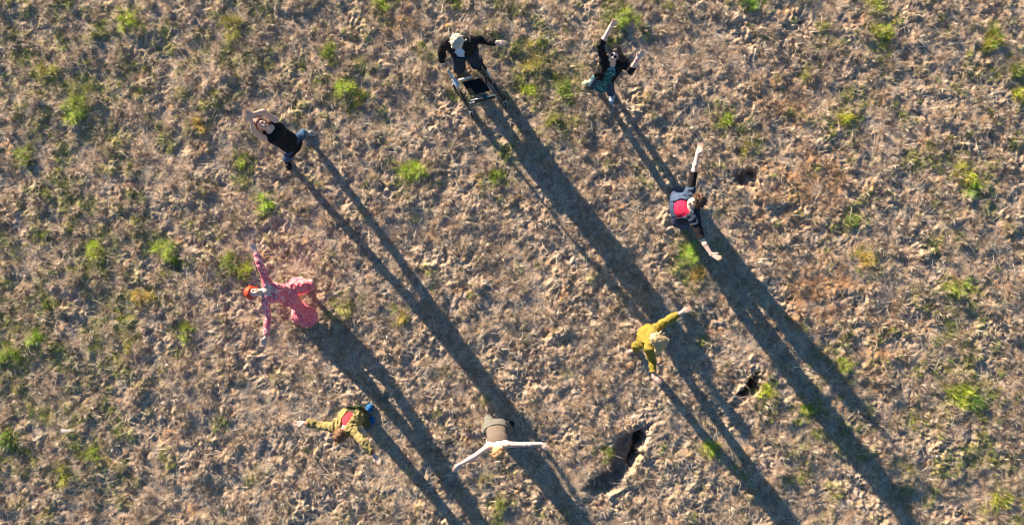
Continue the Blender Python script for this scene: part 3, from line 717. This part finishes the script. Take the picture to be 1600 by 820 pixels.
wear(p, 'dress', inflate(p['seg']['torso'], 0.010, None, [(p['mid']-p['spn']*0.03+p['tfw']*0.0, nrm(p['spn']+p['tfw']*0.35))]) + [cap(p['waist'], hem, 0.10, 0.165, p['hw'], 1.25, 0.04, [(hem, -UP)])], floral, 0.010, 10)
jk = []
for sg, nm in ((1, 'A'), (-1, 'B')):
    front = [((p['mid']+p['sw']*sg*0.06+p['tfw']*0.03), nrm(-p['sw']*sg+p['tfw']*0.35))]
    jk += inflate(p['seg']['torso'], 0.024, None, [(p['pel']-p['spn']*0.02, -p['spn'])]+front) + sleeve(p, nm, 0.012, 1.28)
wear(p, 'cardigan', jk, black, 0.012, 13)
shoe(p, 'A', greenshoe, sole=white_c); shoe(p, 'B', M('grey_blue_shoe', (0.35, 0.42, 0.48), 0.7), sole=white_c)
hair(p, h_dark, thick=0.016, front=0.05, strands=0.005, extra=[((-0.03,-0.07,0.02),(-0.10,-0.10,-0.02),0.065,0.06),((-0.10,-0.10,-0.02),(-0.21,-0.08,-0.02),0.06,0.055),((-0.21,-0.08,-0.02),(-0.30,-0.07,-0.06),0.055,0.035),((-0.04,-0.09,-0.02),(-0.08,-0.13,-0.14),0.06,0.04)])
hp = p['hp']; lens = []
for q in (-1, 1): lens.append(ell(hp(q*0.031, 0.094, 0.010), p['H'], (0.027, 0.008, 0.020), 0.004))
lens += [cap(hp(-0.06, 0.088, 0.016), hp(0.06, 0.088, 0.016), 0.005, 0.005, None, 1, 0.004), cap(hp(-0.062, 0.088, 0.016), hp(-0.082, -0.01, 0.012), 0.005, 0.005, None, 1, 0.004), cap(hp(0.062, 0.088, 0.016), hp(0.082, -0.01, 0.012), 0.005, 0.005, None, 1, 0.004)]
flesh('sunglasses', lens, glass_d, p['obj'], p['org'])
cuff(p, 'B', 1.92, 0.004, M('pink_band', (0.7, 0.05, 0.25), 0.5), 'wristband', 0.014)

# --- black tank top woman
p = person('woman in black tank top and blue jeans crossing her bare forearms over her head', dict(face=(0.87, 0.5), fem=1, shA=(429,187), shB=(412,216), shz=1.40, pel=(451,225), pelz=0.95, head=(408,195), headz=1.57, pitch=55, hface=(0.85,0.35),
    skin=skin_warm, ftA=(474,206), ftB=(447,249), toeA=(1,0.15), toeB=(0.25,1), fat=1.12,
    armA=dict(el=(411,175), wr=(394,179), tip=(378,172), sg=(1, 1, 1), palm=(0.4, 0, 1), spread=1.1, curl=0.15, w=1.1), armB=dict(el=(397,206), wr=(392,187), tip=(378,184), sg=(1, 1, 1), palm=(0.4, 0, 1), spread=1.1, curl=0.15, w=1.1)))
trousers(p, jean, 0.011, 1.88, waistup=-0.06)
neckcut = [(p['mid']-p['spn']*0.005+p['tfw']*0.02, nrm(p['spn']*1.0+p['tfw']*0.55))]
tk = inflate(p['seg']['torso'][:4], 0.016, None, neckcut+[(p['mid']+p['sw']*0.175, p['sw']), (p['mid']-p['sw']*0.175, -p['sw'])])
tk += inflate(p['seg']['torso'][5:], 0.012, 0.035)
tk[0] = cap(p['pel']-p['spn']*0.17, p['pel']+p['spn']*0.06, 0.132, 0.118, p['hw'], 1.5, 0.05, [(p['pel']-p['spn']*0.16, -p['spn'])])
for q in (-1, 1): tk.append(cap(p['mid']+p['sw']*q*0.115-p['spn']*0.06+p['tfw']*0.05, p['mid']+p['sw']*q*0.105+p['spn']*0.028, 0.045, 0.038, None, 1, 0.03))
wear(p, 'tank_top', tk, black, 0.006)
tk = []
shoe(p, 'A', M('grey_shoe', (0.3, 0.3, 0.28), 0.7), sole=white_c); shoe(p, 'B', blackshoe)
hair(p, h_auburn, thick=0.016, front=0.045, strands=0.005, extra=[((0.03,-0.07,-0.02),(0.05,-0.09,-0.16),0.055,0.035),((-0.04,-0.07,-0.02),(-0.05,-0.09,-0.18),0.055,0.035)])

# --- red haired woman
p = person('red haired woman in pink floral blouse and wide pink trousers, arms stretched sideways', dict(face=(1, 0.03), fem=1, shA=(416,438), shB=(415,472), shz=1.34, pel=(452,460), pelz=0.90, head=(396,457), headz=1.40, pitch=62, hface=(1,0.0),
    skin=skin_light, ftA=(474,446), ftB=(477,492), toeA=(0.8,-0.4), toeB=(0.9,0.5), fat=0.96,
    armA=dict(el=(407,416), wr=(399,393), tip=(389,371), sg=(1, 1, 1), palm=(0.3, 0, 1), spread=0.5, curl=0.15), armB=dict(el=(419,495), wr=(415,528), tip=(404,549), sg=(-1, 1, 1), palm=(0.3, 0, 1), spread=0.5, curl=0.3)))
J = p['J']
pr = inflate(p['seg']['torso'][:2], 0.016, None, [(p['pel']+p['spn']*0.08, p['spn'])])
for s in 'AB':
    kn, an, hip = J['kn'+s], J['an'+s], J['hip'+s]; out = nrm(np.array([0, -1.0, 0]) if s == 'B' else np.array([0.3, 0.6, 0])); wd = nrm(np.array([1, -0.35, 0]))
    e = an+UP*(0.02 if s == 'B' else 0.16)
    pr += [cap(hip, kn, 0.098, 0.082, None, 1, 0.04), cap(kn, e+(e-kn)*0.1, 0.082, 0.20 if s == 'B' else 0.16, wd, 1.3, 0.04, [(e, -UP)])]
wear(p, 'wide_trousers', pr, pinkpl, 0.018, 12)
wear(p, 'blouse', inflate(p['seg']['torso'], 0.010, None, [(p['pel']-p['spn']*0.03, -p['spn']), (p['mid']-p['spn']*0.02, nrm(p['spn']+p['tfw']*0.5))]) + sleeve(p, 'A', 0.012, 1.9) + sleeve(p, 'B', 0.012, 1.85), pinkfl, 0.006)
hair(p, h_red, thick=0.024, front=0.055, strands=0.006, extra=[((0.055,-0.05,0.0),(0.06,-0.06,-0.05),0.045,0.03),((-0.055,-0.05,0.0),(-0.06,-0.06,-0.05),0.045,0.03)])
shoe(p, 'A', M('cream_shoe', (0.75, 0.6, 0.5), 0.7)); shoe(p, 'B', M('cream_shoe', (0.75, 0.6, 0.5), 0.7))

# --- khaki jacket person
p = person('brown haired person in open khaki jacket over red shirt with bright blue shoes', dict(face=(0.1, -1), shA=(520,667), shB=(552,674), shz=1.38, pel=(550,649), pelz=0.93, head=(532,678), headz=1.56, pitch=-15, hface=(0.3,-1),
    skin=skin_light, ftA=(571,646), ftB=(574,666), toeA=(0.55,-0.8), toeB=(0.5,-0.8),
    armA=dict(el=(498,663), wr=(474,660.5), tip=(450,662.5), sg=(-1, 1, 1), palm=(0, 0.3, 1), spread=0.4, curl=0.1), armB=dict(el=(568,690), wr=(585,711), tip=(600,731), sg=(1, 1, 1), palm=(0, 0.3, 1), spread=0.5, curl=0.25)))
trousers(p, dolive, 0.018, 1.9)
wear(p, 'shirt', inflate(p['seg']['torso'], 0.008, None, [(p['pel']-p['spn']*0.02, -p['spn']), (p['mid']-p['spn']*0.0, nrm(p['spn']+p['tfw']*0.4))]), coral, 0.004)
bc = p['chest']+p['tfw']*0.112+p['spn']*0.0
wear(p, 'shirt_badge', [ell(bc, np.stack([p['sw'], p['tfw'], p['spn']]), (0.035, 0.012, 0.028), 0.004)], white_c, 0.001)
jk = []
for sg, nm in ((1, 'A'), (-1, 'B')):
    front = [((p['mid']+p['sw']*sg*0.048+p['tfw']*0.03), nrm(-p['sw']*sg+p['tfw']*0.45))]
    jk += inflate(p['seg']['torso'], 0.026, None, [(p['pel']-p['spn']*0.06, -p['spn'])]+front) + sleeve(p, nm, 0.020, 1.80)
wear(p, 'jacket', jk, khaki, 0.015, 15)
cuff(p, 'A', 1.82, 0.013, coral); cuff(p, 'B', 1.82, 0.013, coral)
shoe(p, 'A', bshoe, 0.012, sole=white_c); shoe(p, 'B', bshoe, 0.014, sole=white_c)
hair(p, h_brown, thick=0.030, front=0.05, strands=0.011, extra=[((0.05,-0.06,0.0),(0.05,-0.07,-0.08),0.05,0.035),((-0.05,-0.06,0.0),(-0.05,-0.07,-0.08),0.05,0.035)])

# --- blond person in the taupe top
p = person('blond person in sleeveless taupe top and grey trousers with bare arms spread wide', dict(face=(0.02, -1), shA=(763,697), shB=(792,694), shz=1.40, pel=(774,669), pelz=0.93, head=(779,704), headz=1.58, pitch=-5, hface=(0.1,-1),
    skin=skin_light, ftA=(767,663), ftB=(795,674), toeA=(-0.25,-1), toeB=(0.4,-1), fat=1.08,
    armA=dict(el=(742,712), wr=(719,725), tip=(704,742), sg=(-1, 1, -1), palm=(0, 0.3, -1), spread=0.4, curl=0.2), armB=dict(el=(820,694), wr=(845,693), tip=(858,704), sg=(-1, 1, -1), palm=(0, 0.3, -1), spread=0.7, curl=0.25)))
trousers(p, greyc, 0.030, 1.9, flare=0.02)
tk = inflate(p['seg']['torso'][:4], 0.015, None, [(p['mid']-p['spn']*0.0, nrm(p['spn']+p['tfw']*0.35)), (p['mid']+p['sw']*0.155, p['sw']), (p['mid']-p['sw']*0.155, -p['sw'])])
tk[0] = cap(p['pel']-p['spn']*0.13, p['pel']+p['spn']*0.06, 0.135, 0.120, p['hw'], 1.5, 0.05, [(p['pel']-p['spn']*0.10, -p['spn'])])
wear(p, 'sleeveless_top', tk, taupe, 0.005)
shoe(p, 'A', greyc); shoe(p, 'B', blackshoe)
hair(p, h_blond, thick=0.024, front=0.05, strands=0.010, extra=[((0.02,-0.08,0.0),(0.05,-0.12,-0.06),0.055,0.05)])

# --- mustard dress woman
p = person('woman in mustard yellow long-sleeved tunic with pale blond hair fanned out', dict(face=(-1, -0.25), fem=1, shA=(1026,511), shB=(1014,544), shz=1.36, pel=(1012,526), pelz=0.92, head=(1024,529), headz=1.52, pitch=-20, hface=(-0.5,-0.5),
    skin=skin_warm, ftA=(1022,513), ftB=(994,547), toeA=(-1,0), toeB=(-1,0.3), bare=1, fat=0.96,
    armA=dict(el=(1045,499), wr=(1066,487.5), tip=(1083,481), sg=(1, 1, 1), palm=(0, 0, -1), spread=0.8, curl=0.25, k=0.97), armB=dict(el=(1018,562), wr=(1021,588), tip=(1036,600), sg=(-1, -1, -1), palm=(0, 0, -1), spread=0.5, curl=0.2)))
hem = p['pel']-UP*0.22
trousers(p, mustard, 0.016, 1.8, waistup=0.02)
wear(p, 'tunic', inflate(p['seg']['torso'], 0.020, None, [(p['mid']+p['spn']*0.02, p['spn'])]) + [cap(p['waist'], hem, 0.105, 0.145, p['hw'], 1.45, 0.04, [(hem, -UP)])] + sleeve(p, 'A', 0.020, 1.72) + sleeve(p, 'B', 0.020, 1.72), mustard, 0.012, 10)
hair(p, h_pale, thick=0.028, front=0.05, strands=0.013, extra=[((0.03,-0.08,0.02),(0.09,-0.12,-0.10),0.06,0.07),((-0.03,-0.08,0.02),(-0.07,-0.13,-0.12),0.06,0.07),((0.0,-0.09,0.0),(0.02,-0.15,-0.20),0.07,0.05),((0.09,-0.12,-0.10),(0.13,-0.15,-0.22),0.05,0.025)])

# --- magenta shirt man
p = person('curly brown haired man in magenta shirt under open denim vest, pale forearms stretched', dict(face=(-1, 0.15), shA=(1077,300), shB=(1086,344), shz=1.42, pel=(1063,327), pelz=0.96, head=(1086,315), headz=1.63, pitch=22, hface=(-1,0.2),
    skin=skin_light, ftA=(1060,300), ftB=(1070,350), toeA=(-1,-0.3), toeB=(-1,0.3), fat=1.3, size=1.08,
    armA=dict(el=(1084,268), wr=(1090,240), tip=(1097,222), sg=(-1, 1, 1), palm=(-0.5, 0, 1), spread=0.5, curl=0.15, w=1.1), armB=dict(el=(1096,373), wr=(1111,397), tip=(1129,406), sg=(-1, 1, 1), palm=(0, 0, 1), spread=0.5, curl=0.2, w=1.1)))
trousers(p, M('dark_blue_jeans', (0.045, 0.06, 0.11)), 0.030, 1.9, flare=0.03)
wear(p, 'shirt', inflate(p['seg']['torso'], 0.014, None, [(p['pel']-p['spn']*0.04, -p['spn']), (p['mid'], nrm(p['spn']+p['tfw']*0.35))]) + [ell(p['waist']+p['tfw']*0.055+p['spn']*0.06, np.stack([p['sw'], p['tfw'], p['spn']]), (0.15, 0.125, 0.17), 0.04)], red, 0.004)
wear(p, 'undershirt', sleeve(p, 'A', 0.014, 0.98) + sleeve(p, 'B', 0.014, 0.98), black, 0.005)
jk = []
for sg, nm in ((1, 'A'), (-1, 'B')):
    front = [((p['mid']+p['sw']*sg*0.135+p['tfw']*0.03), nrm(-p['sw']*sg+p['tfw']*0.30))]
    pr_ = inflate(p['seg']['torso'], 0.036, None, [(p['pel']-p['spn']*0.05, -p['spn'])]+front) + sleeve(p, nm, 0.024, 0.30)
    wear(p, 'vest_panel', pr_, denim_lt if sg == 1 else navy, 0.013, 14)
shoe(p, 'A', brownshoe, sole=None); shoe(p, 'B', greyc)
hair(p, h_curl, thick=0.042, front=0.045, strands=0.020, low=0.0)

# ------------------------------------------------------------------ walker (rollator)
def tubes(name, segs, m, parent, org):
    """round tubes through points, one mesh"""
    vs, fs = [], []; K = 10
    for a, b, r0 in segs:
        a = np.asarray(a, float); b = np.asarray(b, float); u = nrm(b-a); x = nrm(np.cross(u, [0.3, 0.2, 0.9])); y = np.cross(u, x); o = len(vs)
        for c in (a, b):
            for q in range(K): t = 2*math.pi*q/K; vs.append(c-org+(x*math.cos(t)+y*math.sin(t))*r0)
        for q in range(K): fs.append((o+q, o+(q+1) % K, o+K+(q+1) % K, o+K+q))
        fs.append(tuple(o+q for q in range(K))[::-1]); fs.append(tuple(o+K+q for q in range(K)))
    me = bpy.data.meshes.new(name); me.from_pydata([tuple(v) for v in vs], [], fs); me.update()
    for pl in me.polygons: pl.use_smooth = len(pl.vertices) == 4
    return link(name, me, m, parent)
def slab(name, c, ax, ay, az_, hx, hy, hz, m, parent, org, bev=0.008):
    vs = []
    for sx in (-1, 1):
        for sy in (-1, 1):
            for sz_ in (-1, 1): vs.append(tuple(c-org+ax*hx*sx+ay*hy*sy+az_*hz*sz_))
    fs = [(0,1,3,2),(4,6,7,5),(0,4,5,1),(2,3,7,6),(0,2,6,4),(1,5,7,3)]
    me = bpy.data.meshes.new(name); me.from_pydata(vs, [], fs); me.update()
    o = link(name, me, m, parent); b = o.modifiers.new('bevel', 'BEVEL'); b.width = bev; b.segments = 2
    return o
steel = mat('brushed_aluminium', (0.62, 0.64, 0.68), 0.3, 0.08, 30, 0, 80, 0.5, 0.9); rubber = mat('black_rubber', (0.02, 0.02, 0.022), 0.7, 0.1); seatm = M('black_seat_cloth', (0.008, 0.011, 0.014)); greyp = mat('pale_grey_plastic', (0.45, 0.55, 0.68), 0.4, 0.1); tealp = M('teal_cloth', (0.01, 0.10, 0.12)); foam = mat('white_foam', (0.75, 0.70, 0.62), 0.7, 0.1)
gL, gR = P(710,136), P(759,125); fL, fR = P(737,179), P(789,163)
rl = nrm(gR-gL); fw = nrm((fL+fR)-(gL+gR)); worg = (gL+gR+fL+fR)/4
root = bpy.data.objects.new('walker', None); COL.objects.link(root); root.location = worg; root.empty_display_size = 0.1
tag(root, 'four wheeled walker with black seat and metal frame in front of the white haired man', 'walker')
for g0, f0 in ((gL, fL), (gR, fR)):
    hnd = g0 + UP*0.90 ; hf_ = hnd + fw*0.16; sj = g0+(f0-g0)*0.45+UP*0.56
    tubes('side_frame', [(g0+UP*0.10, g0+fw*0.03+UP*0.30, 0.013), (g0+fw*0.03+UP*0.30, sj, 0.014), (sj, f0+UP*0.12, 0.014), (g0+fw*0.04+UP*0.3, f0+UP*0.25, 0.011)], rubber, root, worg)
    tubes('handle_tube', [(hf_, sj, 0.013), (hnd-fw*0.02, hf_, 0.012)], steel, root, worg)
    gp = tubes('hand_grip', [(hnd-fw*0.06, hnd+fw*0.09, 0.019)], greyp if g0 is gL else rubber, root, worg)
    tubes('brake_lever', [(hnd+fw*0.08-UP*0.02, hnd-fw*0.05-UP*0.045, 0.007), (hnd+fw*0.10, hnd+fw*0.08-UP*0.03, 0.012)], steel, root, worg)
    tubes('brake_cable', [(hnd+fw*0.10-UP*0.03, sj+rl*0.02, 0.004), (sj+rl*0.02, g0+UP*0.2, 0.004)], rubber, root, worg)
    for c0 in (g0, f0):
        cw = c0*1.0; cw[2] = 0.095; side = rl
        wh = tubes('wheel', [(cw-side*0.014, cw+side*0.014, 0.095)], rubber, root, worg)
        tubes('rim', [(cw-side*0.017, cw+side*0.017, 0.058)], greyp, wh, worg)
        tubes('fork', [(cw+side*0.026+UP*0.0, cw+side*0.026+UP*0.12, 0.008), (cw-side*0.026, cw-side*0.026+UP*0.12, 0.008), (cw-side*0.03+UP*0.12, cw+side*0.03+UP*0.12, 0.009)], steel, root, worg)
sc = (gL+gR)/2+(fL+fR-gL-gR)/2*0.42+UP*0.55
slab('seat', sc, rl, fw, UP, 0.18, 0.14, 0.016, seatm, root, worg, 0.012)
tubes('backrest_bar', [(sc-rl*0.21-fw*0.18+UP*0.03, sc+rl*0.03-fw*0.19+UP*0.04, 0.022)], foam, root, worg)
fc = (fL+fR)/2+UP*0.45-fw*0.13
tubes('cross_bar', [(fc-rl*0.24, fc+rl*0.24, 0.012), (fc-rl*0.27-UP*0.18, fc+rl*0.27-UP*0.18, 0.011)], steel, root, worg)
slab('front_pouch', fc+rl*0.02-UP*0.09, rl, fw, UP, 0.19, 0.02, 0.085, rubber, root, worg, 0.01)
slab('pouch_strap', fc+rl*0.03+UP*0.012, rl, fw, UP, 0.035, 0.045, 0.008, tealp, root, worg, 0.004)
# pale pouch hung over the left grip
cb = gL+UP*0.80+fw*0.17
slab('side_pouch', cb, rl, fw, UP, 0.04, 0.075, 0.06, greyp, root, worg, 0.015)

# ------------------------------------------------------------------ small pale splinter in the grass on the left
c = P(109.5, 671); z0 = float(sample(HT, c[0], c[1]))+0.045; org = np.array([c[0], c[1], z0])
vs = [(-0.12,-0.028,0),(-0.12,0.030,0.004),(0.0,0.024,0.012),(0.03,-0.022,0.01),(0.13,0.006,0.006)]; vs = vs+[(a, b, q-0.014) for a, b, q in vs]
me = bpy.data.meshes.new('wood_splinter'); me.from_pydata(vs, [], [(0,3,2,1),(2,3,4),(5,6,7,8),(7,9,8),(0,1,6,5),(1,2,7,6),(2,4,9,7),(4,3,8,9),(3,0,5,8)]); me.update()
o = link('wood_splinter', me, mat('bleached_wood', (0.72, 0.62, 0.55), 0.7, 0.12, 40, 0.3, 60), loc=tuple(org))
tag(o, 'small bleached white splinter lying in the dry grass at the lower left', 'splinter')
